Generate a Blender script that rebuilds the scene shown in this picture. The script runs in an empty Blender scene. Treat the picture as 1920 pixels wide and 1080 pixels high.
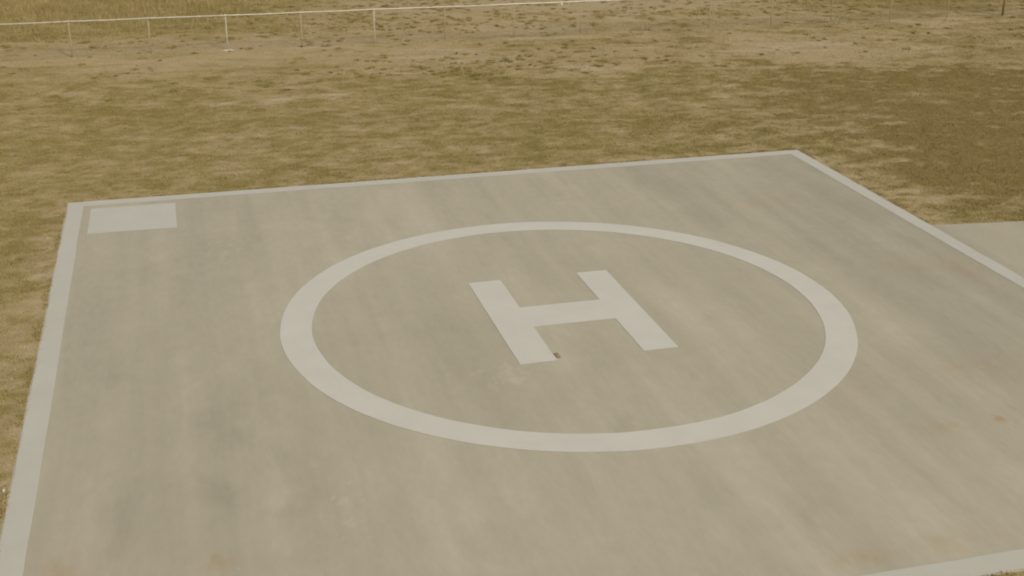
import bpy, bmesh, math, random
import numpy as np
from mathutils import Matrix, Vector

scene = bpy.context.scene
col = scene.collection

# ------------------------------------------------------------------ camera
CAM = Vector((-7.291, -22.760, 10.122))
YAW, PITCH, ROLL = -0.26259, 0.38130, 0.00359
cam_data = bpy.data.cameras.new('camera')
cam_data.sensor_width = 36.0
cam_data.lens = 43.922
cam_data.clip_start = 0.1
cam_data.clip_end = 5000
cam_data.dof.use_dof = True          # the photograph is a little soft all over
cam_data.dof.focus_distance = 8.0
cam_data.dof.aperture_fstop = 4.0
cam = bpy.data.objects.new('camera', cam_data)
col.objects.link(cam)
fwd = Vector((-math.sin(YAW) * math.cos(PITCH), math.cos(YAW) * math.cos(PITCH), -math.sin(PITCH)))
rgt = Vector((math.cos(YAW), math.sin(YAW), 0))
upv = rgt.cross(fwd)
r2 = rgt * math.cos(ROLL) + upv * math.sin(ROLL)
u2 = upv * math.cos(ROLL) - rgt * math.sin(ROLL)
m3 = Matrix((r2, u2, -fwd)).transposed()
cam.matrix_world = Matrix.Translation(CAM) @ m3.to_4x4()
scene.camera = cam

# ------------------------------------------------------------------ sky and sun
SUN = Vector((0.69, -1.75, 1.469)).normalized()
elev = math.asin(SUN.z)
rot = math.atan2(SUN.x, SUN.y)
world = bpy.data.worlds.new('World')
scene.world = world
world.use_nodes = True
nt = world.node_tree
nt.nodes.clear()
sky = nt.nodes.new('ShaderNodeTexSky')
sky.sky_type = 'NISHITA'
sky.sun_disc = False
sky.sun_elevation = elev
sky.sun_rotation = rot
sky.air_density = 1.0
sky.dust_density = 3.5
sky.ozone_density = 0.6
bg = nt.nodes.new('ShaderNodeBackground')
bg.inputs['Strength'].default_value = 0.085
wo = nt.nodes.new('ShaderNodeOutputWorld')
nt.links.new(sky.outputs[0], bg.inputs['Color'])
nt.links.new(bg.outputs[0], wo.inputs['Surface'])

sl = bpy.data.lights.new('sun', 'SUN')
sl.energy = 2.35
sl.angle = math.radians(0.5)
sl.color = (1.0, 0.93, 0.80)
so = bpy.data.objects.new('sun', sl)
col.objects.link(so)
so.rotation_euler = SUN.to_track_quat('Z', 'Y').to_euler()
so.location = (20, -40, 40)

scene.view_settings.view_transform = 'Standard'
scene.view_settings.look = 'None'
scene.view_settings.gamma = 1
scene.view_settings.exposure = 0.0

rng = np.random.default_rng(7)
random.seed(7)

# ------------------------------------------------------------------ noise in plan (world metres)
def _hash(ix, iy, seed):
    h = (ix.astype(np.int64) * 374761393 + iy.astype(np.int64) * 668265263 + seed * 1274126177) & 0xffffffff
    h = ((h ^ (h >> 13)) * 1274126177) & 0xffffffff
    h = (h ^ (h >> 16)) & 0xffffffff
    return h / 4294967295.0

def vnoise(x, y, seed):
    ix, iy = np.floor(x), np.floor(y)
    fx, fy = x - ix, y - iy
    fx = fx * fx * (3 - 2 * fx); fy = fy * fy * (3 - 2 * fy)
    a = _hash(ix, iy, seed); b = _hash(ix + 1, iy, seed)
    c = _hash(ix, iy + 1, seed); d = _hash(ix + 1, iy + 1, seed)
    return (a * (1 - fx) + b * fx) * (1 - fy) + (c * (1 - fx) + d * fx) * fy

def fbm(x, y, seed, octs=4, gain=0.5):
    """fractal noise about 0, roughly -1..1; rotated per octave so no lattice shows"""
    s = np.zeros_like(x, dtype=float); a = 1.0; tot = 0
    for o in range(octs):
        th = 0.6 + 1.1 * o
        xr = x * math.cos(th) - y * math.sin(th); yr = x * math.sin(th) + y * math.cos(th)
        s += a * (vnoise(xr * 2 ** o + 17.3 * o, yr * 2 ** o - 9.1 * o, seed + o) * 2 - 1)
        tot += a; a *= gain
    return s / tot * 1.6

def sstep(a, b, x):
    t = np.clip((x - a) / (b - a), 0, 1)
    return t * t * (3 - 2 * t)

def gauss(x, y, cx, cy, sx, sy, th=0.0):
    dx, dy = x - cx, y - cy
    u = dx * math.cos(th) + dy * math.sin(th); v = -dx * math.sin(th) + dy * math.cos(th)
    return np.exp(-(u / sx) ** 2 - (v / sy) ** 2)

PAD = dict(xl=-10.44, xr=10.50, yb=-10.38, yt=10.306)
GROUND_Z = -0.008
BANDX = [-60, -14, -6, 3.7, 12, 18.5, 24.4, 60]
BANDY = [26.8, 25.4, 23.6, 22.2, 22.3, 20.6, 18.5, 14]

def grass_masks(x, y):
    """returns (cover of grass 0..1, dark ground 0..1, pale soil 0..1) in plan"""
    ca, sa = math.cos(-0.15), math.sin(-0.15)
    u = x * ca + y * sa; v = -x * sa + y * ca
    big = fbm(u * 0.17, v * 0.28, 11, 4)
    med = fbm(u * 0.95, v * 1.75, 23, 4, 0.72)
    sml = fbm(u * 2.8, v * 4.2, 37, 3, 0.75)
    ylow = np.interp(x, BANDX, BANDY)
    lawn = sstep(-1.7, 1.9, ylow - y + 1.9 * big + 1.8 * med)
    cover = lawn * (0.70 + 0.50 * med + 0.06 * big + 0.45 * sml)
    # bare strip along the fence, with ragged clumps
    clump = sstep(0.25, 0.85, fbm(u * 1.1, v * 1.9, 51, 3, 0.7) + 0.15 * big)
    strip = 0.10 + 0.16 * big + 0.62 * clump * sstep(-0.3, 0.5, big + 0.1)
    strip += 0.42 * sstep(17, 25, x) * (0.6 + 0.9 * med) + 0.18 * gauss(x, y, 4, 24.5, 6, 2.2) * (0.5 + sml)
    strip += 0.45 * sstep(0.15, 0.7, fbm(u * 0.22, v * 1.3, 63, 3)) * sstep(2, -6, x) * sstep(31, 28.5, y)
    cover = np.maximum(cover, np.clip(strip, 0, 1) * (1 - lawn))
    # beyond the fence
    beyond = sstep(0, 2.2, y - 33.2 + 0.9 * med + 0.06 * (x + 15))
    left = sstep(5, -8, x + 3.0 * big)
    right = sstep(17, 27, x + 2 * big)
    bc = 0.14 + 0.72 * left + 0.35 * right + 0.35 * med + 0.3 * clump + 0.1 * sml
    cover = cover * (1 - beyond) + beyond * bc
    # the dark brown turf east of the pad, and lighter turf beside it
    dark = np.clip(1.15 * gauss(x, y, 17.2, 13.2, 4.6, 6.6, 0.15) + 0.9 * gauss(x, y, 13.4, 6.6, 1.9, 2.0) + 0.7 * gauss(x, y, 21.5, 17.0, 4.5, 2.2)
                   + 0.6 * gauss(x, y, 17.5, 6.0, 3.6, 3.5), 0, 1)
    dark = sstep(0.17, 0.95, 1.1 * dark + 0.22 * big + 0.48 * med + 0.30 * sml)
    dark = np.maximum(dark, 0.55 * sstep(0.35, 0.9, med + 0.5 * sml + 0.012 * (x + 4)) * lawn)
    dark = np.maximum(dark, 0.45 * sstep(0.1, 0.9, med + 0.5 * big) * left * beyond)
    dark = np.maximum(dark, 0.45 * sstep(22, 33, x) * sstep(0.0, 0.8, med + 0.4))
    pale = sstep(0.35, 0.95, fbm(u * 0.35, v * 1.6, 77, 4, 0.6) + 0.3 * gauss(x, y, 14, 26, 10, 4)) * (1 - cover)
    for (px, py, sx, sy, am) in ((1.3, 27.9, 0.5, 0.25, .7), (16.2, 27.2, 1.5, 0.22, .8), (9.9, 29.0, 2.0, .16, .5), (-4.0, 28.3, .6, .2, .5),
                                 (8.0, 17.2, 1.6, .22, .6), (17.8, 15.8, 1.0, .3, .8), (13.4, 17.6, 1.3, .25, .7), (20.9, 25.2, 1.7, .2, .4)):
        pale = np.maximum(pale, am * gauss(x, y, px, py, sx, sy, -0.15) * (0.75 + 0.5 * sml))
    # soil shows along the slab edges
    d = np.maximum(np.maximum(PAD['xl'] - x, x - PAD['xr']), np.maximum(PAD['yb'] - y, y - PAD['yt']))
    edge = sstep(0.65, 0.0, d + 0.25 * sml) * 0.35
    cover = cover - edge
    fade = sstep(70, 170, np.hypot(x, y))
    cover = cover * (1 - fade) + 0.55 * fade; dark = dark * (1 - fade); pale = pale * (1 - fade)
    return np.clip(cover, 0, 1), np.clip(dark, 0, 1), np.clip(pale, 0, 1), med, sml

# ------------------------------------------------------------------ object helpers
def prop(o, label=None, cat=None, group=None, kind=None):
    if label: o['label'] = label
    if cat: o['category'] = cat
    if group: o['group'] = group
    if kind: o['kind'] = kind
    return o

def link_mesh(name, verts, faces, mat, parent=None, smooth=False):
    me = bpy.data.meshes.new(name)
    me.from_pydata([tuple(v) for v in verts], [], [tuple(f) for f in faces])
    me.update()
    if mat: me.materials.append(mat)
    o = bpy.data.objects.new(name, me)
    col.objects.link(o)
    if parent: o.parent = parent
    me.polygons.foreach_set('use_smooth', [bool(smooth)] * len(me.polygons))
    return o

def np_mesh(name, V, F, mat, attrs=None, parent=None, smooth=False):
    """V (n,3), F (m,k) with k fixed"""
    me = bpy.data.meshes.new(name)
    n, m, k = len(V), len(F), F.shape[1]
    me.vertices.add(n); me.vertices.foreach_set('co', np.asarray(V, np.float32).ravel())
    me.loops.add(m * k); me.loops.foreach_set('vertex_index', F.astype(np.int32).ravel())
    me.polygons.add(m); me.polygons.foreach_set('loop_start', (np.arange(m) * k).astype(np.int32))
    me.polygons.foreach_set('loop_total', np.full(m, k, np.int32))
    me.polygons.foreach_set('use_smooth', np.full(m, bool(smooth)))
    me.update(calc_edges=True)
    for an, arr in (attrs or {}).items():
        if arr.ndim == 1:
            a = me.attributes.new(an, 'FLOAT', 'POINT'); a.data.foreach_set('value', arr.astype(np.float32))
        else:
            a = me.attributes.new(an, 'FLOAT_COLOR', 'POINT'); a.data.foreach_set('color', arr.astype(np.float32).ravel())
    if mat: me.materials.append(mat)
    o = bpy.data.objects.new(name, me)
    col.objects.link(o)
    if parent: o.parent = parent
    return o

def empty(name, loc=(0, 0, 0)):
    o = bpy.data.objects.new(name, None)
    o.empty_display_size = 0.3
    o.location = loc
    col.objects.link(o)
    return o

# ------------------------------------------------------------------ material helpers
class M:
    def __init__(s, name, rough=0.9, spec=0.2):
        s.m = bpy.data.materials.new(name); s.m.use_nodes = True
        s.t = s.m.node_tree; s.b = s.t.nodes['Principled BSDF']
        s.b.inputs['Roughness'].default_value = rough
        s.b.inputs['Specular IOR Level'].default_value = spec
    def n(s, typ, **kw):
        nd = s.t.nodes.new(typ)
        for k, v in kw.items(): setattr(nd, k, v)
        return nd
    def l(s, a, b): s.t.links.new(a, b)
    def attr(s, name, out='Fac'):
        return s.n('ShaderNodeAttribute', attribute_name=name).outputs[out]
    def pos(s, scale=(1, 1, 1)):
        g = s.n('ShaderNodeNewGeometry'); mp = s.n('ShaderNodeMapping')
        mp.inputs['Scale'].default_value = scale
        s.l(g.outputs['Position'], mp.inputs['Vector']); return mp.outputs[0]
    def noise(s, scale, detail=4, rough=0.6, vec=None, stretch=(1, 1, 1)):
        nd = s.n('ShaderNodeTexNoise'); nd.inputs['Scale'].default_value = scale
        nd.inputs['Detail'].default_value = detail; nd.inputs['Roughness'].default_value = rough
        s.l(vec or s.pos(stretch), nd.inputs['Vector']); return nd.outputs[0]
    def ramp(s, src, stops):
        r = s.n('ShaderNodeValToRGB'); e = r.color_ramp.elements
        while len(e) < len(stops): e.new(0.5)
        for i, (p, c) in enumerate(stops):
            e[i].position = p; e[i].color = (*c, 1) if len(c) == 3 else c
        s.l(src, r.inputs[0]); return r.outputs[0]
    def mix(s, f, a, b, mode='MIX'):
        x = s.n('ShaderNodeMix', data_type='RGBA', blend_type=mode)
        for sock, v in ((x.inputs[0], f), (x.inputs[6], a), (x.inputs[7], b)):
            if isinstance(v, bpy.types.NodeSocket): s.l(v, sock)
            elif isinstance(v, tuple): sock.default_value = (*v, 1)
            else: sock.default_value = v
        return x.outputs[2]
    def math(s, op, a, b=0.0, clamp=False):
        x = s.n('ShaderNodeMath', operation=op, use_clamp=clamp)
        for sock, v in zip(x.inputs, (a, b)):
            if isinstance(v, bpy.types.NodeSocket): s.l(v, sock)
            else: sock.default_value = v
        return x.outputs[0]
    def bump(s, h, strength=0.3, dist=0.01):
        b = s.n('ShaderNodeBump'); b.inputs['Strength'].default_value = strength
        b.inputs['Distance'].default_value = dist
        s.l(h, b.inputs['Height']); s.l(b.outputs[0], s.b.inputs['Normal'])
    def color(s, c):
        if isinstance(c, tuple): s.b.inputs['Base Color'].default_value = (*c, 1)
        else: s.l(c, s.b.inputs['Base Color'])

# ground: soil, dry straw litter, olive thatch
mg = M('ground_soil_and_thatch', 0.95, 0.1)
soil = mg.ramp(mg.noise(2.2, 6, 0.65, stretch=(1, 2.2, 1)), [(0.30, (0.405, 0.310, 0.165)), (0.55, (0.455, 0.352, 0.200)), (0.78, (0.500, 0.398, 0.240))])
thatch = mg.ramp(mg.noise(1.7, 6, 0.7, stretch=(1, 2.4, 1)), [(0.30, (0.245, 0.196, 0.064)), (0.5, (0.280, 0.226, 0.082)), (0.72, (0.350, 0.280, 0.122))])
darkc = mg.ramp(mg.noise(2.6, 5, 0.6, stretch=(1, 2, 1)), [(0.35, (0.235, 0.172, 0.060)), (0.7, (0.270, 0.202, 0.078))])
c = mg.mix(mg.attr('cover'), soil, thatch)
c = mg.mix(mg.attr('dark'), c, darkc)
c = mg.mix(mg.math('MULTIPLY', mg.attr('pale'), 0.75), c, (0.50, 0.41, 0.27))
speck = mg.ramp(mg.noise(26, 3, 0.7), [(0.3, (0.84, 0.84, 0.82)), (0.7, (1.14, 1.14, 1.14))])
c = mg.mix(1.0, c, speck, 'MULTIPLY')
mg.color(c)
mg.bump(mg.noise(14, 5, 0.7), 0.35, 0.03)

# grass blades: colour stored per tuft
mb = M('dry_grass_blades', 0.8, 0.12)
mb.color(mb.attr('tint', 'Color'))

# concrete
mc = M('weathered_concrete', 0.85, 0.25)
fine = mc.noise(5.5, 7, 0.65, stretch=(1.6, 0.55, 1))
broom = mc.noise(30, 3, 0.6, stretch=(3.0, 0.12, 1))
grain = mc.noise(90, 2, 0.6)
c = mc.mix(mc.attr('tone'), (0.368, 0.329, 0.236), (0.555, 0.503, 0.369))
c = mc.mix(1.0, c, mc.ramp(fine, [(0.30, (0.955, 0.955, 0.955)), (0.72, (1.045, 1.045, 1.04))]), 'MULTIPLY')
c = mc.mix(1.0, c, mc.ramp(broom, [(0.3, (0.975, 0.975, 0.975)), (0.7, (1.02, 1.02, 1.02))]), 'MULTIPLY')
c = mc.mix(1.0, c, mc.ramp(grain, [(0.3, (0.965, 0.965, 0.96)), (0.7, (1.03, 1.03, 1.03))]), 'MULTIPLY')
vor = mc.n('ShaderNodeTexVoronoi'); vor.inputs['Scale'].default_value = 1.3; mc.l(mc.pos(), vor.inputs['Vector'])
pit = mc.math('LESS_THAN', vor.outputs['Distance'], 0.022)
c = mc.mix(mc.math('MULTIPLY', pit, 0.35), c, (0.62, 0.58, 0.46))
c = mc.mix(mc.attr('rust'), c, (0.400, 0.262, 0.105))
mc.color(c)
mc.bump(mc.noise(120, 3, 0.6), 0.12, 0.004)

# traffic paint, thin and a little worn
def paint(name, base, wear=0.25):
    p = M(name, 0.7, 0.3)
    blot = p.ramp(p.noise(1.1, 6, 0.65), [(0.3, (0.955, 0.952, 0.945)), (0.7, (1.03, 1.03, 1.03))])
    c = p.mix(1.0, base, blot, 'MULTIPLY')
    scuff = p.ramp(p.noise(3.1, 8, 0.75, stretch=(1, 0.7, 1)), [(0.60, (0, 0, 0)), (0.74, (1, 1, 1))])
    c = p.mix(p.math('MULTIPLY', scuff, wear), c, (0.50, 0.455, 0.34))
    c = p.mix(1.0, c, p.ramp(p.noise(80, 2, 0.6), [(0.3, (0.975, 0.975, 0.975)), (0.7, (1.02, 1.02, 1.02))]), 'MULTIPLY')
    p.color(c); p.bump(p.noise(100, 3, 0.6), 0.1, 0.003)
    return p.m
paint_bright = paint('white_marking_paint', (0.634, 0.605, 0.508), 0.10)
paint_border = paint('faded_border_paint', (0.556, 0.531, 0.440), 0.30)
paint_patch = paint('faded_patch_paint', (0.570, 0.547, 0.454), 0.20)

mgal = M('galvanised_steel', 0.45, 0.5)
mgal.b.inputs['Metallic'].default_value = 0.35
mgal.color(mgal.ramp(mgal.noise(6, 4), [(0.3, (0.46, 0.43, 0.36)), (0.7, (0.62, 0.59, 0.50))]))
mpost = M('dull_galvanised_post', 0.7, 0.3)
mpost.color(mpost.ramp(mpost.noise(5, 4), [(0.3, (0.37, 0.30, 0.185)), (0.7, (0.46, 0.38, 0.245))]))
mpostl = M('bright_galvanised_post', 0.55, 0.4)
mpostl.color(mpostl.ramp(mpostl.noise(5, 4), [(0.3, (0.46, 0.41, 0.31)), (0.7, (0.58, 0.53, 0.42))]))
mdark = M('weathered_dark_post', 0.85, 0.2)
mdark.color(mdark.ramp(mdark.noise(7, 4, stretch=(1, 1, .3)), [(0.3, (0.26, 0.195, 0.08)), (0.7, (0.34, 0.26, 0.12))]))
mwire = M('dull_wire', 0.6, 0.3)
mwire.color(mwire.ramp(mwire.noise(3, 3), [(0.3, (0.26, 0.21, 0.11)), (0.7, (0.36, 0.30, 0.18))]))
mfoot = M('footing_concrete', 0.9, 0.2)
mfoot.color(mfoot.ramp(mfoot.noise(9, 4), [(0.3, (0.50, 0.44, 0.31)), (0.7, (0.62, 0.57, 0.44))]))
mtag = M('white_plastic_tag', 0.5, 0.4)
mtag.color(mtag.ramp(mtag.noise(12, 2), [(0.3, (0.66, 0.64, 0.55)), (0.7, (0.74, 0.72, 0.64))]))
mclod = M('brown_clod', 0.95, 0.1)
mclod.color(mclod.ramp(mclod.noise(28, 4), [(0.3, (0.310, 0.235, 0.112)), (0.7, (0.40, 0.31, 0.15))]))

# ------------------------------------------------------------------ ground (one sheet to the horizon)
def axis(lo, hi, step, far):
    a = list(np.arange(lo, hi + 1e-6, step)); s = step; x = a[-1]
    while x < far: s *= 1.07; x += s; a.append(x)
    s = step; x = a[0]; pre = []
    while x > -far: s *= 1.07; x -= s; pre.append(x)
    return np.array(pre[::-1] + a)
gx = axis(-22, 42, 0.17, 1500); gy = axis(-13, 52, 0.17, 1500)
X, Y = np.meshgrid(gx, gy)
cov, drk, pal, med, sml = grass_masks(X.ravel(), Y.ravel())
def ground_z(x, y):
    far = np.clip((np.hypot(x, y - 10) - 70) / 400, 0, 1)
    near = sstep(0.1, 1.2, np.maximum(np.abs(x) - 10.5, np.abs(y) - 10.4))
    side = sstep(0.1, 1.0, np.maximum(np.abs(x - 25.2) - 14.8, np.abs(y + 2.0) - 5.2))
    return GROUND_Z + (0.035 * fbm(x * 0.35, y * 0.35, 5, 3) + 0.012 * fbm(x * 2.1, y * 2.1, 9, 2)) * near * side + far * 4 * fbm(x * 0.003, y * 0.003, 15, 2)
Z = ground_z(X.ravel(), Y.ravel())
nx, ny = len(gx), len(gy)
idx = np.arange(nx * ny).reshape(ny, nx)
F = np.stack([idx[:-1, :-1].ravel(), idx[:-1, 1:].ravel(), idx[1:, 1:].ravel(), idx[1:, :-1].ravel()], 1)
g = np_mesh('ground', np.stack([X.ravel(), Y.ravel(), Z], 1), F, mg.m, dict(cover=cov, dark=drk, pale=pal), smooth=True)
prop(g, 'dry mown ground of tan soil and olive grass around the concrete pad', 'ground', kind='structure')

# ------------------------------------------------------------------ helipad
pad = empty('helipad', (0, 0, 0))
prop(pad, 'square weathered concrete helipad with white border, ring and letter H', 'helipad')

def straight(x, y, fx, fy, seed):
    """noise drawn out strictly along y"""
    s = 0.0; a = 1.0; tot = 0
    for o in range(4):
        s = s + a * (vnoise(x * fx * 2 ** o + 13.7 * o, y * fy * 1.7 ** o + 5.1 * o, seed + o) * 2 - 1)
        tot += a; a *= 0.62
    return s / tot * 1.5

DAMP = [(-7.33, -5.42, 0.34, 0.52, -0.17),
        (-8.76, -5.98, 0.27, 0.86, -0.18),
        (-7.25, -3.2, 0.4, 0.44, -0.15),
        (-6.09, -5.46, 0.32, 1.39, -0.14),
        (-8.9, -0.72, 0.36, 0.29, -0.12),
        (-6.14, -1.73, 0.24, 0.56, -0.12),
        (-6.08, -7.54, 0.22, 0.43, -0.14),
        (-3.88, -5.26, 0.29, 0.77, 0.1),
        (-9.32, -5.38, 0.12, 0.99, 0.08),
        (-6.49, -5.92, 0.07, 1.56, 0.1),
        (-7.72, -2.52, 0.09, 2.72, 0.09),
        (-3.46, -0.39, 1.43, 0.45, -0.08),
        (-3.99, 5.08, 0.61, 1.29, 0.12),
        (-2.2, 7.98, 0.54, 1.11, 0.12),
        (-0.46, 3.62, 0.12, 0.69, 0.08),
        (8.91, 5.36, 0.89, 1.65, -0.12),
        (5.32, 4.93, 0.52, 0.78, -0.13),
        (1.96, 8.6, 0.35, 0.71, -0.14),
        (-0.8, 8.2, 0.21, 1.24, -0.14),
        (-0.43, -2.98, 0.48, 0.32, -0.09),
        (1.0, 0.08, 0.27, 0.41, -0.05),
        (-6.07, 7.22, 0.26, 2.27, -0.13),
        (-3.8, 6.95, 0.19, 1.34, -0.1),
        (6.6, 8.86, 0.37, 0.86, -0.12),
        (-0.41, -5.32, 0.57, 0.26, -0.08),
        (-2.48, -3.02, 0.47, 0.63, -0.08),
        (1.42, -7.99, 0.32, 0.28, -0.13),
        (6.52, -4.19, 0.98, 0.84, -0.1),
        (-5.01, -4.41, 0.43, 1.27, 0.06),
        (-2.04, -7.55, 1.54, 1.26, 0.06),
        (-3.67, 1.59, 0.55, 0.73, -0.07)]

def concrete_tone(x, y):
    st = straight(x, y, 1.15, 0.10, 101)          # streaks along the pour direction
    st2 = straight(x, y, 3.4, 0.20, 131)
    bl = fbm(x * 0.20, y * 0.22, 121, 3)
    bl2 = fbm(x * 0.8, y * 0.6, 141, 4, 0.6)
    t = 0.50 + 0.19 * st + 0.11 * st2 + 0.05 * bl + 0.08 * bl2 + 0.10 * fbm(x * 2.6, y * 2.2, 171, 3, 0.6) * sstep(-0.2, .6, bl2)
    t -= 0.055 * sstep(0.22, 0.32, fbm(x * 1.0, y * 0.45, 181, 4, 0.65)) - 0.05 * sstep(0.25, 0.33, fbm(x * 0.9, y * 0.35, 191, 4, 0.65))
    wx, wy = 0.22 * fbm(x * 1.3, y * 1.0, 211, 4, 0.65), 0.5 * fbm(x * 1.2, y * 0.8, 221, 4, 0.65)
    for (cx, cy, sx, sy, am) in DAMP:      # old water marks and paler patches, edges fairly crisp
        r4 = ((x + wx - cx) / (sx * 1.1)) ** 4 + ((y + wy - cy) / (sy * 1.1)) ** 4
        t = t + am * np.exp(-r4) * (0.85 + 0.5 * bl2)
    scuff = sstep(0.35, 0.6, fbm(x * 6.0 + 2 * bl2, y * 3.5 + 2 * bl, 195, 3, 0.7))
    t += 0.30 * scuff * (gauss(x, y, -5.6, -6.0, .6, 1.6) + gauss(x, y, -2.2, -2.6, .9, .8) + gauss(x, y, -6.6, 6.0, .8, 1.2)) 
    t += 0.16 * gauss(x, y, -1.9, 6.5, 1.0, 4.5) + 0.16 * gauss(x, y, -0.3, -7.5, 3.2, 4.0) + 0.10 * gauss(x, y, -3.5, 6, 1.6, 2.0)
    t -= 0.06 * gauss(x, y, -9.3, -2, 2.2, 9) + 0.24 * gauss(x, y, 9.0, -2, 3.2, 9) + 0.12 * gauss(x, y, 8.5, 8.0, 3.0, 3.0)
    for (cx, cy, sx, sy, am) in ((-0.75, 6.6, .16, 2.6, .17), (1.05, -8.4, .14, 1.0, -.22), (3.5, -7.9, .07, 1.5, -.16), (-5.6, -4.6, .32, 3.6, -.16),
                                 (-7.3, -6.2, .35, 1.6, -.12), (-8.6, -6.0, .5, 2.2, -.18), (-6.9, -3.8, .35, .45, -.05), (-2.6, 8.6, .14, 1.3, -.16),
                                 (-5.3, 8.7, .22, 1.2, -.14), (2.7, 8.9, .12, 1.4, -.12), (0.4, 8.7, .13, 1.5, -.18), (4.8, 8.4, .3, .9, -.14),
                                 (-5.8, 5.2, .5, .18, -.10), (8.0, 2.6, .28, 2.6, -.12), (-7.0, -3.0, .05, 5, .10), (-5.0, -2.5, .07, 5.5, .09),
                                 (-2.9, -7.2, .10, 2.5, .07), (4.6, -5.4, .06, 2.5, .08), (10.0, 3, .15, 6, -.14), (-9.85, 0, .12, 9, -.10)):
        t = t + 1.25 * am * gauss(x + 0.05 * np.sin(y * 1.7), y, cx, cy, sx, sy) * (0.8 + 0.5 * bl2)
    t = 0.52 + 0.95 * (t - 0.52)
    return np.clip(t, 0, 1)

def rust_mask(x, y):
    r = np.zeros_like(x)
    for (cx, cy, sx, sy, am, th) in ((-7.5, -7.3, .22, .22, 1.3, 0), (5.9, -6.35, .22, .13, 1.3, 0), (5.2, -6.35, .8, .14, .35, 0), (4.7, -6.4, .22, .3, .35, 0),
                                     (1.4, -9.55, .55, .22, .55, 0), (3.0, -9.55, .9, .28, .40, 0), (-9.5, -7.1, .55, .75, .42, 0), (-8.6, -7.7, .5, .2, .3, 0),
                                     (-0.9, -9.6, .5, .2, .30, 0), (-3.2, -9.2, .7, .2, .22, 0), (6.4, -4.4, .9, .45, .30, 0), (4.2, -4.7, .5, .25, .26, 0),
                                     (8.4, .6, .5, .35, .28, 0), (9.5, 0.3, .4, .5, .30, 0), (6.9, 5.8, .4, .3, .26, 0), (8.1, 6.2, .6, .25, .26, 0),
                                     (-6.4, -6.3, .3, .12, .4, 0), (5.5, -7.6, .5, .2, .22, 0), (-5.9, -7.5, .15, .3, .3, 0)):
        r = np.maximum(r, am * gauss(x, y, cx, cy, sx, sy, th))
    return np.clip(0.62 * r * (0.75 + 0.95 * fbm(x * 3.4, y * 3.4, 201, 4, 0.7)), 0, 0.8)

def slab(name, xs, ys, edge_amp, thick, parent, xmap=None):
    X, Y = np.meshgrid(xs, ys)
    tone = concrete_tone(X.ravel(), Y.ravel()); rust = rust_mask(X.ravel(), Y.ravel())
    Xd, Yd = X.copy(), Y.copy()
    e = lambda t, s: edge_amp * fbm(t * 2.3, t * 0 + s, 300 + s, 4, 0.7)
    Xd[:, 0] += e(ys, 1); Xd[:, -1] += e(ys, 2); Yd[0, :] += e(xs, 3); Yd[-1, :] += e(xs, 4)
    if xmap: Xd, Yd = xmap(Xd, Yd)
    nx, ny = len(xs), len(ys); n = nx * ny
    idx = np.arange(n).reshape(ny, nx)
    V = np.stack([Xd.ravel(), Yd.ravel(), np.zeros(n)], 1)
    F = np.stack([idx[:-1, :-1].ravel(), idx[:-1, 1:].ravel(), idx[1:, 1:].ravel(), idx[1:, :-1].ravel()], 1)
    loop = np.concatenate([idx[0, :], idx[1:, -1], idx[-1, -2::-1], idx[-2:0:-1, 0]])
    low = V[loop].copy(); low[:, 2] = -thick
    k = len(loop); a = np.arange(k); b = (a + 1) % k
    S = np.stack([loop[b], loop[a], n + a, n + b], 1)
    return np_mesh(name, np.vstack([V, low]), np.vstack([F, S]), mc.m,
                   dict(tone=np.concatenate([tone, tone[loop]]), rust=np.concatenate([rust, rust[loop]])), parent=parent)
slab('slab', np.linspace(PAD['xl'], PAD['xr'], 340), np.linspace(PAD['yb'], PAD['yt'], 220), 0.018, 0.14, pad)

def wob(t, seed, amp, f=1.2):
    t = np.asarray(t, float)
    return amp * fbm(t * f, t * 0.0 + seed * 3.7, 400 + seed, 4, 0.65)

def strip_between(name, A, B, mat, z, closed=True, parent=pad):
    k = len(A); V = np.vstack([A, B]); V = np.column_stack([V, np.full(len(V), z)])
    a = np.arange(k if closed else k - 1); b = (a + 1) % k
    F = np.stack([a, b, k + b, k + a], 1)
    return np_mesh(name, V, F, mat, parent=parent)

# border: outer and inner outline walked together
def border_loops():
    xl, xr, yb, yt, w = PAD['xl'], PAD['xr'], PAD['yb'], PAD['yt'], 0.417
    N = 170; O, I = [], []
    t = np.linspace(0, 1, N, endpoint=False)
    o = 0.028
    cor_o = [(xl + o, yb + o), (xr - o, yb + o), (xr - o, yt - o), (xl + o, yt - o)]
    cor_i = [(xl + w, yb + w + .025), (xr - w, yb + w + .025), (xr - w, yt - w), (xl + w, yt - w)]
    nrm = [(0, 1), (-1, 0), (0, -1), (1, 0)]
    for s in range(4):
        a, b = np.array(cor_o[s]), np.array(cor_o[(s + 1) % 4]); nn = np.array(nrm[s])
        fade = np.minimum(1, np.minimum(t, 1 - t) * 40)
        O.append(a + (b - a) * t[:, None] + nn * (np.maximum(-0.02, wob(t * 20, s, 0.018, 1.3)) * fade)[:, None])
        a, b = np.array(cor_i[s]), np.array(cor_i[(s + 1) % 4])
        I.append(a + (b - a) * t[:, None] + nn * (wob(t * 20, s + 10, 0.009, 0.9) * fade)[:, None])
    return np.vstack(O), np.vstack(I)
O, I = border_loops()
prop(strip_between('painted_border', O, I, paint_border, 0.004), 'wide white painted line round the edge of the slab')

th = np.linspace(0, 2 * np.pi, 420, endpoint=False)
def circ(R, seed):
    r = R + 0.014 * fbm(np.cos(th) * 3, np.sin(th) * 3, seed, 4, 0.7)
    return np.stack([r * np.cos(th), r * np.sin(th)], 1)
prop(strip_between('painted_ring', circ(5.853, 501), circ(5.226, 502), paint_bright, 0.0045), 'wide white painted ring around the letter H')

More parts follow.
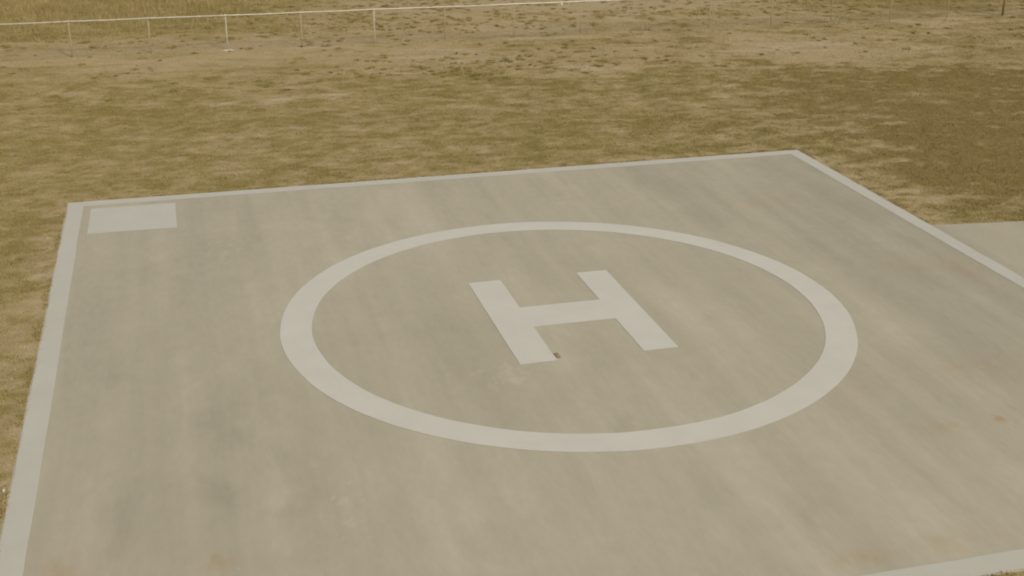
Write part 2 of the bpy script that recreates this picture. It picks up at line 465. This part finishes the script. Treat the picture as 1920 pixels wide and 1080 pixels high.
def poly_outline(pts, step=0.12, amp=0.007, seed=0):
    out = []
    for i, a in enumerate(pts):
        a = np.array(a, float); b = np.array(pts[(i + 1) % len(pts)], float)
        n = max(2, int(np.linalg.norm(b - a) / step)); t = np.arange(n) / n
        d = (b - a) / np.linalg.norm(b - a); nn = np.array([-d[1], d[0]])
        w = wob(t * np.linalg.norm(b - a) + i * 5, seed + i, amp, 2.0) * np.minimum(1, np.minimum(t, 1 - t) * 12)
        out += list(a + (b - a) * t[:, None] + nn * w[:, None])
    return [(p[0], p[1], 0) for p in out]
hp = [(-1.593, -2.183), (-0.862, -2.175), (-0.862, -0.535), (0.885, -0.535), (0.892, -2.183), (1.605, -2.183), (1.600, 2.138), (0.892, 2.150),
      (0.892, 0.511), (-0.868, 0.511), (-0.868, 2.135), (-1.598, 2.130)]
o = link_mesh('painted_letter', [(x, y, 0.005) for x, y, _ in poly_outline(hp, seed=30)], [list(range(len(poly_outline(hp, seed=30))))], paint_bright, pad)
prop(o, 'large white painted letter H in the middle of the ring')
rp = [(-9.83, 7.60), (-7.71, 7.56), (-7.72, 9.60), (-9.82, 9.62)]
o = link_mesh('painted_rectangle', [(x, y, 0.004) for x, y, _ in poly_outline(rp, seed=50)], [list(range(len(poly_outline(rp, seed=50))))], paint_patch, pad)
prop(o, 'plain pale painted rectangle in the far left corner')

# approach slab to the east
def tilt(X, Y):
    return X, Y - 0.12 * (X - 10.52)
xs = np.linspace(10.44, 40, 150); ys = np.linspace(-4.6, 3.08, 60)
ap = slab('path', xs, ys, 0.02, 0.14, None, tilt)
# keep its pad-side edge square to the pad
me = ap.data
for v in me.vertices:
    if v.co.x < 10.5: v.co.x = 10.45
for v in me.vertices: v.co.z -= 0.003
prop(ap, 'plain concrete path leading away from the right side of the helipad', 'path', kind='structure')

# ------------------------------------------------------------------ brown clod by the H
bm = bmesh.new()
bmesh.ops.create_icosphere(bm, subdivisions=3, radius=1)
for v in bm.verts:
    p = v.co.copy()
    k = 1 + 0.28 * math.sin(5 * p.x + 2) * math.cos(4 * p.y + 1) + 0.12 * math.sin(11 * p.z + 7 * p.x)
    v.co = Vector((p.x * 0.045 * k + 0.012 * p.y, p.y * 0.115 * k, max(p.z, -0.3) * 0.014 * k + 0.004))
me = bpy.data.meshes.new('dirt_clod'); bm.to_mesh(me); bm.free(); me.materials.append(mclod.m)
clod = bpy.data.objects.new('dirt_clod', me); col.objects.link(clod)
clod.location = (-0.795, -1.97, 0.006); clod.rotation_euler = (0, 0, 0.1)
prop(clod, 'small flat brown clod lying against the foot of the H', 'clod')

# pale stone in the grass by the left edge, dark stones by the fence
def stone(loc, s, mat, label, seed):
    rr = random.Random(seed)
    bm = bmesh.new(); bmesh.ops.create_icosphere(bm, subdivisions=2, radius=1)
    a, b = rr.uniform(2, 4), rr.uniform(2, 4)
    for v in bm.verts:
        p = v.co.copy(); k = 1 + 0.16 * math.sin(a * p.x + b) * math.cos(b * p.y) + rr.uniform(-.05, .05)
        v.co = Vector((p.x * s[0] * k, p.y * s[1] * k, p.z * s[2] * k))
    me = bpy.data.meshes.new('stone'); bm.to_mesh(me); bm.free(); me.materials.append(mat)
    o = bpy.data.objects.new('stone', me); col.objects.link(o)
    o.location = (loc[0], loc[1], float(ground_z(np.array([loc[0]]), np.array([loc[1]]))[0]) + s[2] * 0.4)
    o.rotation_euler = (0, 0, rr.uniform(0, 3)); prop(o, label, 'stone'); return o
stone((-10.52, -4.55), (.045, .03, .03), mfoot.m, 'small pale stone in the grass beside the left edge of the helipad', 3)
mst = M('dark_stone', 0.9, 0.2); mst.color(mst.ramp(mst.noise(10, 4), [(0.3, (0.20, 0.145, 0.055)), (0.7, (0.27, 0.20, 0.085))]))
stone((24.5, 26.45), (.17, .12, .10), mst.m, 'larger of two dark stones on the bare strip before the fence', 5)
stone((25.05, 26.3), (.11, .08, .07), mst.m, 'smaller of two dark stones on the bare strip before the fence', 8)

# ------------------------------------------------------------------ chain-link fence
FX0, FY0, FDX, FDY, FH = -11.382, 29.947, 3.05, -0.008, 1.469
I0, I1 = -3, 17
fence = empty('chain_link_fence', (FX0 + I0 * FDX, FY0 + I0 * FDY, GROUND_Z))
prop(fence, 'low galvanised chain link fence running across the dry ground behind the helipad', 'fence')
inv = Matrix.Translation(-fence.location)
def tube_mesh(P, r, seg=10, cap=True):
    """tube along points P"""
    V, F = [], []
    P = [Vector(p) for p in P]
    for i, p in enumerate(P):
        d = (P[min(i + 1, len(P) - 1)] - P[max(i - 1, 0)]).normalized()
        a = d.orthogonal().normalized(); b = d.cross(a)
        rr = r[i] if isinstance(r, (list, tuple)) else r
        for k in range(seg):
            t = 2 * math.pi * k / seg
            V.append(p + a * (rr * math.cos(t)) + b * (rr * math.sin(t)))
    # keep rings aligned for straight tubes
    for i in range(len(P) - 1):
        for k in range(seg):
            F.append((i * seg + k, i * seg + (k + 1) % seg, (i + 1) * seg + (k + 1) % seg, (i + 1) * seg + k))
    if cap:
        F.append(tuple(range(seg))[::-1]); F.append(tuple((len(P) - 1) * seg + k for k in range(seg)))
    return V, F
L0 = fence.location
def fpart(name, V, F, mat, smooth=True, parent=fence):
    off = L0 if parent is fence else Vector((0, 0, 0))
    return link_mesh(name, [Vector(v) - off for v in V], F, mat, parent, smooth)
def fpos(i): return FX0 + i * FDX, FY0 + i * FDY
# rail
pts = []
for i in range(I0, I1 + 1):
    x, y = fpos(i)
    sag = 0.006 * math.sin(i * 2.1)
    pts.append((x, y, FH - 0.02 + sag))
    if i < I1: pts.append((x + FDX / 2, y + FDY / 2, FH - 0.02 + sag - 0.008))
V, F = tube_mesh(pts, 0.023, 10); fpart('top_rail', V, F, mgal.m)
def post_geo(x, y, r, h, lean=0.0):
    return tube_mesh([(x, y + 0.05, GROUND_Z - 0.1), (x + lean * .5, y + 0.05, h * .5), (x + lean, y + 0.05, h), (x + lean, y + .05, h + r * .5)], [r, r, r, r * .55], 10)
for i in range(I0, I1 + 1):
    x, y = fpos(i)
    if i == 14: continue
    bright = i == 2
    V, F = post_geo(x, y, 0.028 if i < 5 else 0.022, FH + 0.02, 0.012 * math.sin(i * 3.3))
    p = fpart('post', V, F, mpostl.m if i in (2, 4) else mpost.m)
    if bright: p['label'] = 'brighter post with a pale concrete collar at its foot'
    # concrete collar at the foot
    bm = bmesh.new()
    R = 0.17 if bright else 0.085
    zc = float(ground_z(np.array([x]), np.array([y]))[0]) + (0.02 if bright else 0.004)
    vs = []
    for k in range(12):
        t = k / 12 * 2 * math.pi; rr = R * (1 + 0.22 * math.sin(3 * t + i) + .1 * math.sin(5 * t + 2 * i))
        vs.append(bm.verts.new((x + rr * 1.3 * math.cos(t) - L0.x, y + .05 + rr * math.sin(t) - L0.y, zc - 0.05 - L0.z)))
    top = []
    for k in range(12):
        t = k / 12 * 2 * math.pi; rr = .75 * R * (1 + 0.22 * math.sin(3 * t + i))
        top.append(bm.verts.new((x + rr * 1.3 * math.cos(t) - L0.x, y + .05 + rr * math.sin(t) - L0.y, zc + (.015 if bright else 0.004) - L0.z)))
    for k in range(12): bm.faces.new((vs[k], vs[(k + 1) % 12], top[(k + 1) % 12], top[k]))
    bm.faces.new(top)
    me = bpy.data.meshes.new('footing'); bm.to_mesh(me); bm.free()
    me.materials.append(mfoot.m if bright else mg.m)
    fo = bpy.data.objects.new('footing', me); col.objects.link(fo); fo.parent = p
x, y = fpos(14)
V, F = post_geo(x, y, 0.07, FH + 0.28, 0.03)
p = fpart('terminal_post', V, F, mdark.m); p['label'] = 'thick dark post near the right end of the fence'
V, F = tube_mesh([(x, y + .05, FH + .27), (x + .03, y + .05, FH + .31), (x + .03, y + .05, FH + .35)], [.075, .075, .02], 10)
fpart('post_cap', V, F, mdark.m, parent=p).location = -L0 if False else (-L0)
# chain link fabric: two sets of diagonal wires, and the bottom tension wire
def wires():
    xa, ya = fpos(I0); xb, yb_ = fpos(I1)
    zlo, zhi = 0.0, FH - 0.03; hgt = zhi - zlo; pitch = 0.085
    r = 0.0013; V, F = [], []
    ks = np.arange(xa - hgt, xb, pitch)
    n = 0
    for sgn in (1, -1):
        for k in ks:
            x0, z0, x1, z1 = k, zlo, k + hgt, zhi
            if x0 < xa: z0 += xa - x0; x0 = xa
            if x1 > xb: z1 -= x1 - xb; x1 = xb
            if x1 - x0 < 0.02: continue
            if sgn < 0: x0, x1 = xa + xb - x0, xa + xb - x1
            yy = FY0 + (x0 - FX0) / FDX * FDY - 0.026 + sgn * 0.003
            nn = Vector((-(z1 - z0), 0, (x1 - x0))).normalized()
            for (px, pz) in ((x0, z0), (x1, z1)):
                for (ca, cb) in ((1, 0), (-.5, .87), (-.5, -.87)):
                    V.append((px + nn.x * r * ca - L0.x, yy + r * cb - L0.y, pz + nn.z * r * ca - L0.z))
            for a, b in ((0, 1), (1, 2), (2, 0)): F.append((n + a, n + b, n + 3 + b, n + 3 + a))
            n += 6
    return np.array(V), np.array(F)
V, F = wires(); np_mesh('chain_link_mesh', V, F, mwire.m, parent=fence)
V, F = tube_mesh([(fpos(i)[0], fpos(i)[1] - .03, 0.01 + .012 * math.sin(i * 1.7)) for i in range(I0, I1 + 1)], 0.0025, 5)
fpart('tension_wire', V, F, mgal.m)

# small tag hanging from the rail
bm = bmesh.new()
bmesh.ops.create_cube(bm, size=1)
bmesh.ops.scale(bm, vec=(0.060, 0.012, 0.10), verts=bm.verts)
bmesh.ops.bevel(bm, geom=bm.edges[:], offset=0.004, segments=2, affect='EDGES')
for v in bm.verts: v.co.z -= 0.075
ring = bmesh.ops.create_cone(bm, cap_ends=False, segments=14, radius1=0.027, radius2=0.027, depth=0.014,
                             matrix=Matrix.Translation((0, 0, 0)) @ Matrix.Rotation(math.pi / 2, 4, 'Y'))
me = bpy.data.meshes.new('tag'); bm.to_mesh(me); bm.free(); me.materials.append(mtag.m)
tg = bpy.data.objects.new('tag', me); col.objects.link(tg)
tg.location = (9.06, 29.885, FH - 0.02)
prop(tg, 'small white tag hanging from the top rail of the fence', 'tag')

# ------------------------------------------------------------------ grass and weeds
def in_view(x, y, margin=1.02):
    P = np.stack([x - CAM.x, y - CAM.y, np.full_like(x, -CAM.z)], 1)
    d = P @ np.array(fwd); u = P @ np.array(r2) / d; v = P @ np.array(u2) / d
    return (d > 0) & (np.abs(u) < 0.62) & (v < 0.27) & (v > -0.34)

def off_pad(x, y, gap):
    on_pad = (x > PAD['xl'] - gap) & (x < PAD['xr'] + gap) & (y > PAD['yb'] - gap) & (y < PAD['yt'] + gap)
    e = 3.08 - 0.12 * (x - 10.52)
    on_path = (x > 10.4) & (x < 40 + gap) & (y < e + gap) & (y > -4.7 - 0.12 * (x - 10.52) - gap)
    return ~(on_pad | on_path)

def blades(name, cx, cy, per, spread, h, w, tint, lean=0.6):
    """per blades at every tuft centre; h, w arrays; tint (n,3)"""
    n = len(cx) * per
    X = np.repeat(cx, per) + rng.normal(0, 1, n) * np.repeat(spread, per)
    Y = np.repeat(cy, per) + rng.normal(0, 1, n) * np.repeat(spread, per)
    keep = off_pad(X, Y, -0.05)
    H = np.repeat(h, per) * rng.uniform(0.5, 1.25, n); Wd = np.repeat(w, per) * rng.uniform(.7, 1.3, n)
    T = np.repeat(tint, per, 0) * rng.uniform(0.86, 1.14, n)[:, None]
    X, Y, H, Wd, T = X[keep], Y[keep], H[keep], Wd[keep], T[keep]; n = len(X)
    Z = ground_z(X, Y) - 0.004
    a = rng.uniform(0, 2 * np.pi, n); la = rng.uniform(0, 2 * np.pi, n); ll = H * lean * rng.uniform(0.3, 1.4, n)
    dx, dy = np.cos(a) * Wd / 2, np.sin(a) * Wd / 2
    mx, my = np.cos(la) * ll, np.sin(la) * ll
    V = np.empty((n, 3, 3))
    V[:, 0] = np.stack([X - dx, Y - dy, Z], 1); V[:, 1] = np.stack([X + dx, Y + dy, Z], 1)
    V[:, 2] = np.stack([X + mx, Y + my, Z + H], 1)
    F = np.arange(n * 3).reshape(n, 3)
    C = np.ones((n * 3, 4)); C[:, :3] = np.repeat(T, 3, 0)
    return np_mesh(name, V.reshape(-1, 3), F, mb.m, dict(tint=C))

OLIVE = np.array((0.268, 0.216, 0.072)); STRAW = np.array((0.42, 0.332, 0.154)); BROWN = np.array((0.290, 0.222, 0.080)); WEED = np.array((0.218, 0.176, 0.056))
N = 1450000
x = rng.uniform(-28, 45, N); y = rng.uniform(-14, 36, N)
k = in_view(x, y) & off_pad(x, y, -0.03); x, y = x[k], y[k]
cv, dk, pl, md, sm = grass_masks(x, y)
k = rng.random(len(x)) < np.clip(0.10 + 0.95 * cv, 0, 1) * (1 - .5 * pl)
x, y, cv, dk, md, sm = x[k], y[k], cv[k], dk[k], md[k], sm[k]
mixs = np.clip(0.52 - 0.45 * (cv - .6) - 0.20 * md - 0.25 * sm + rng.normal(0, .16, len(x)), 0, 1)[:, None]
tint = OLIVE * (1 - mixs) + STRAW * mixs
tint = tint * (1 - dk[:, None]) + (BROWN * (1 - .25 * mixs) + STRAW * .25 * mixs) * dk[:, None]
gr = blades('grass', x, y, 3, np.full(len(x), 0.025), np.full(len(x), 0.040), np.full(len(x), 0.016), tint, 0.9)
prop(gr, 'short dry olive and straw coloured grass covering the ground round the helipad', 'grass', kind='stuff')

# ragged grass hanging over the slab edges
n = 5200; t = rng.uniform(0, 1, n); side = rng.integers(0, 4, n)
xl, xr, yb, yt = PAD['xl'], PAD['xr'], PAD['yb'], PAD['yt']
ex = np.choose(side, [xl + 0 * t, xr + 0 * t, xl + (xr - xl) * t, xl + (xr - xl) * t]); ey = np.choose(side, [yb + (yt - yb) * t, yb + (yt - yb) * t, yt + 0 * t, yb + 0 * t])
out = np.abs(rng.normal(0.03, 0.05, n)); ex = ex + np.choose(side, [-out, out, 0 * out, 0 * out]); ey = ey + np.choose(side, [0 * out, 0 * out, out, -out])
pt = fbm(ex * 1.3, ey * 1.3, 91, 3); k = (rng.random(n) < 0.35 + 0.9 * pt) & ~((ex > xr) & (ey < 3.1) & (ey > -4.7)); ex, ey = ex[k], ey[k]
m = rng.random(len(ex))[:, None]
fr = blades('edge_grass', ex, ey, 6, np.full(len(ex), .03), np.full(len(ex), .055), np.full(len(ex), .013), OLIVE * m + STRAW * (1 - m) * .85, 1.0)
prop(fr, 'ragged brown grass fringe hugging the edges of the concrete slab', 'grass', kind='stuff')

# low leafy weeds on the bare ground near and beyond the fence
n = 30000
x = rng.uniform(-19, 38, n); y = rng.uniform(22, 50, n)
k = in_view(x, y); x, y = x[k], y[k]
cv, dk, pl, md, sm = grass_masks(x, y)
dens = np.clip(0.09 + 0.9 * gauss(x, y, 4, 24.6, 5.0, 1.6) + 0.30 * sstep(30.5, 34, y) + .35 * gauss(x, y, 2, 36, 8, 4) + 0.35 * md, 0, 1)
k = rng.random(len(x)) < dens * .26; x, y = x[k], y[k]
s = rng.uniform(0.03, 0.095, len(x)) * np.where(rng.random(len(x)) < .12, 1.6, 1)
tw = np.tile(WEED, (len(x), 1)) * rng.uniform(.85, 1.3, len(x))[:, None]
wd = blades('weeds', x, y, 46, s * 0.85, s * 0.85, np.full(len(x), .028), tw, 1.1)
prop(wd, 'scattered low olive weed clumps dotting the bare soil along the fence', 'weeds', kind='stuff')

# taller dry grass beyond the fence
N = 130000
x = rng.uniform(-34, 56, N); y = rng.uniform(33.5, 54, N)
k = in_view(x, y); x, y = x[k], y[k]
cv, dk, pl, md, sm = grass_masks(x, y)
k = rng.random(len(x)) < np.clip(cv * 1.2 - 0.25, 0, 1); x, y, cv, dk = x[k], y[k], cv[k], dk[k]
hh = 0.06 + 0.15 * sstep(2, -9, x) * sstep(35, 38, y) + .08 * rng.random(len(x))
m = np.clip(.58 + .35 * fbm(x * .8, y * .8, 333, 3) + rng.normal(0, .2, len(x)), 0, 1)[:, None]
tint = OLIVE * (1 - m) + STRAW * m; tint = tint * (1 - .8 * dk[:, None]) + BROWN * .8 * dk[:, None]
tg2 = blades('tall_grass', x, y, 4, np.full(len(x), .06), hh, np.full(len(x), .022), tint, .35)
prop(tg2, 'taller dry grass growing on the far side of the fence', 'grass', kind='stuff')
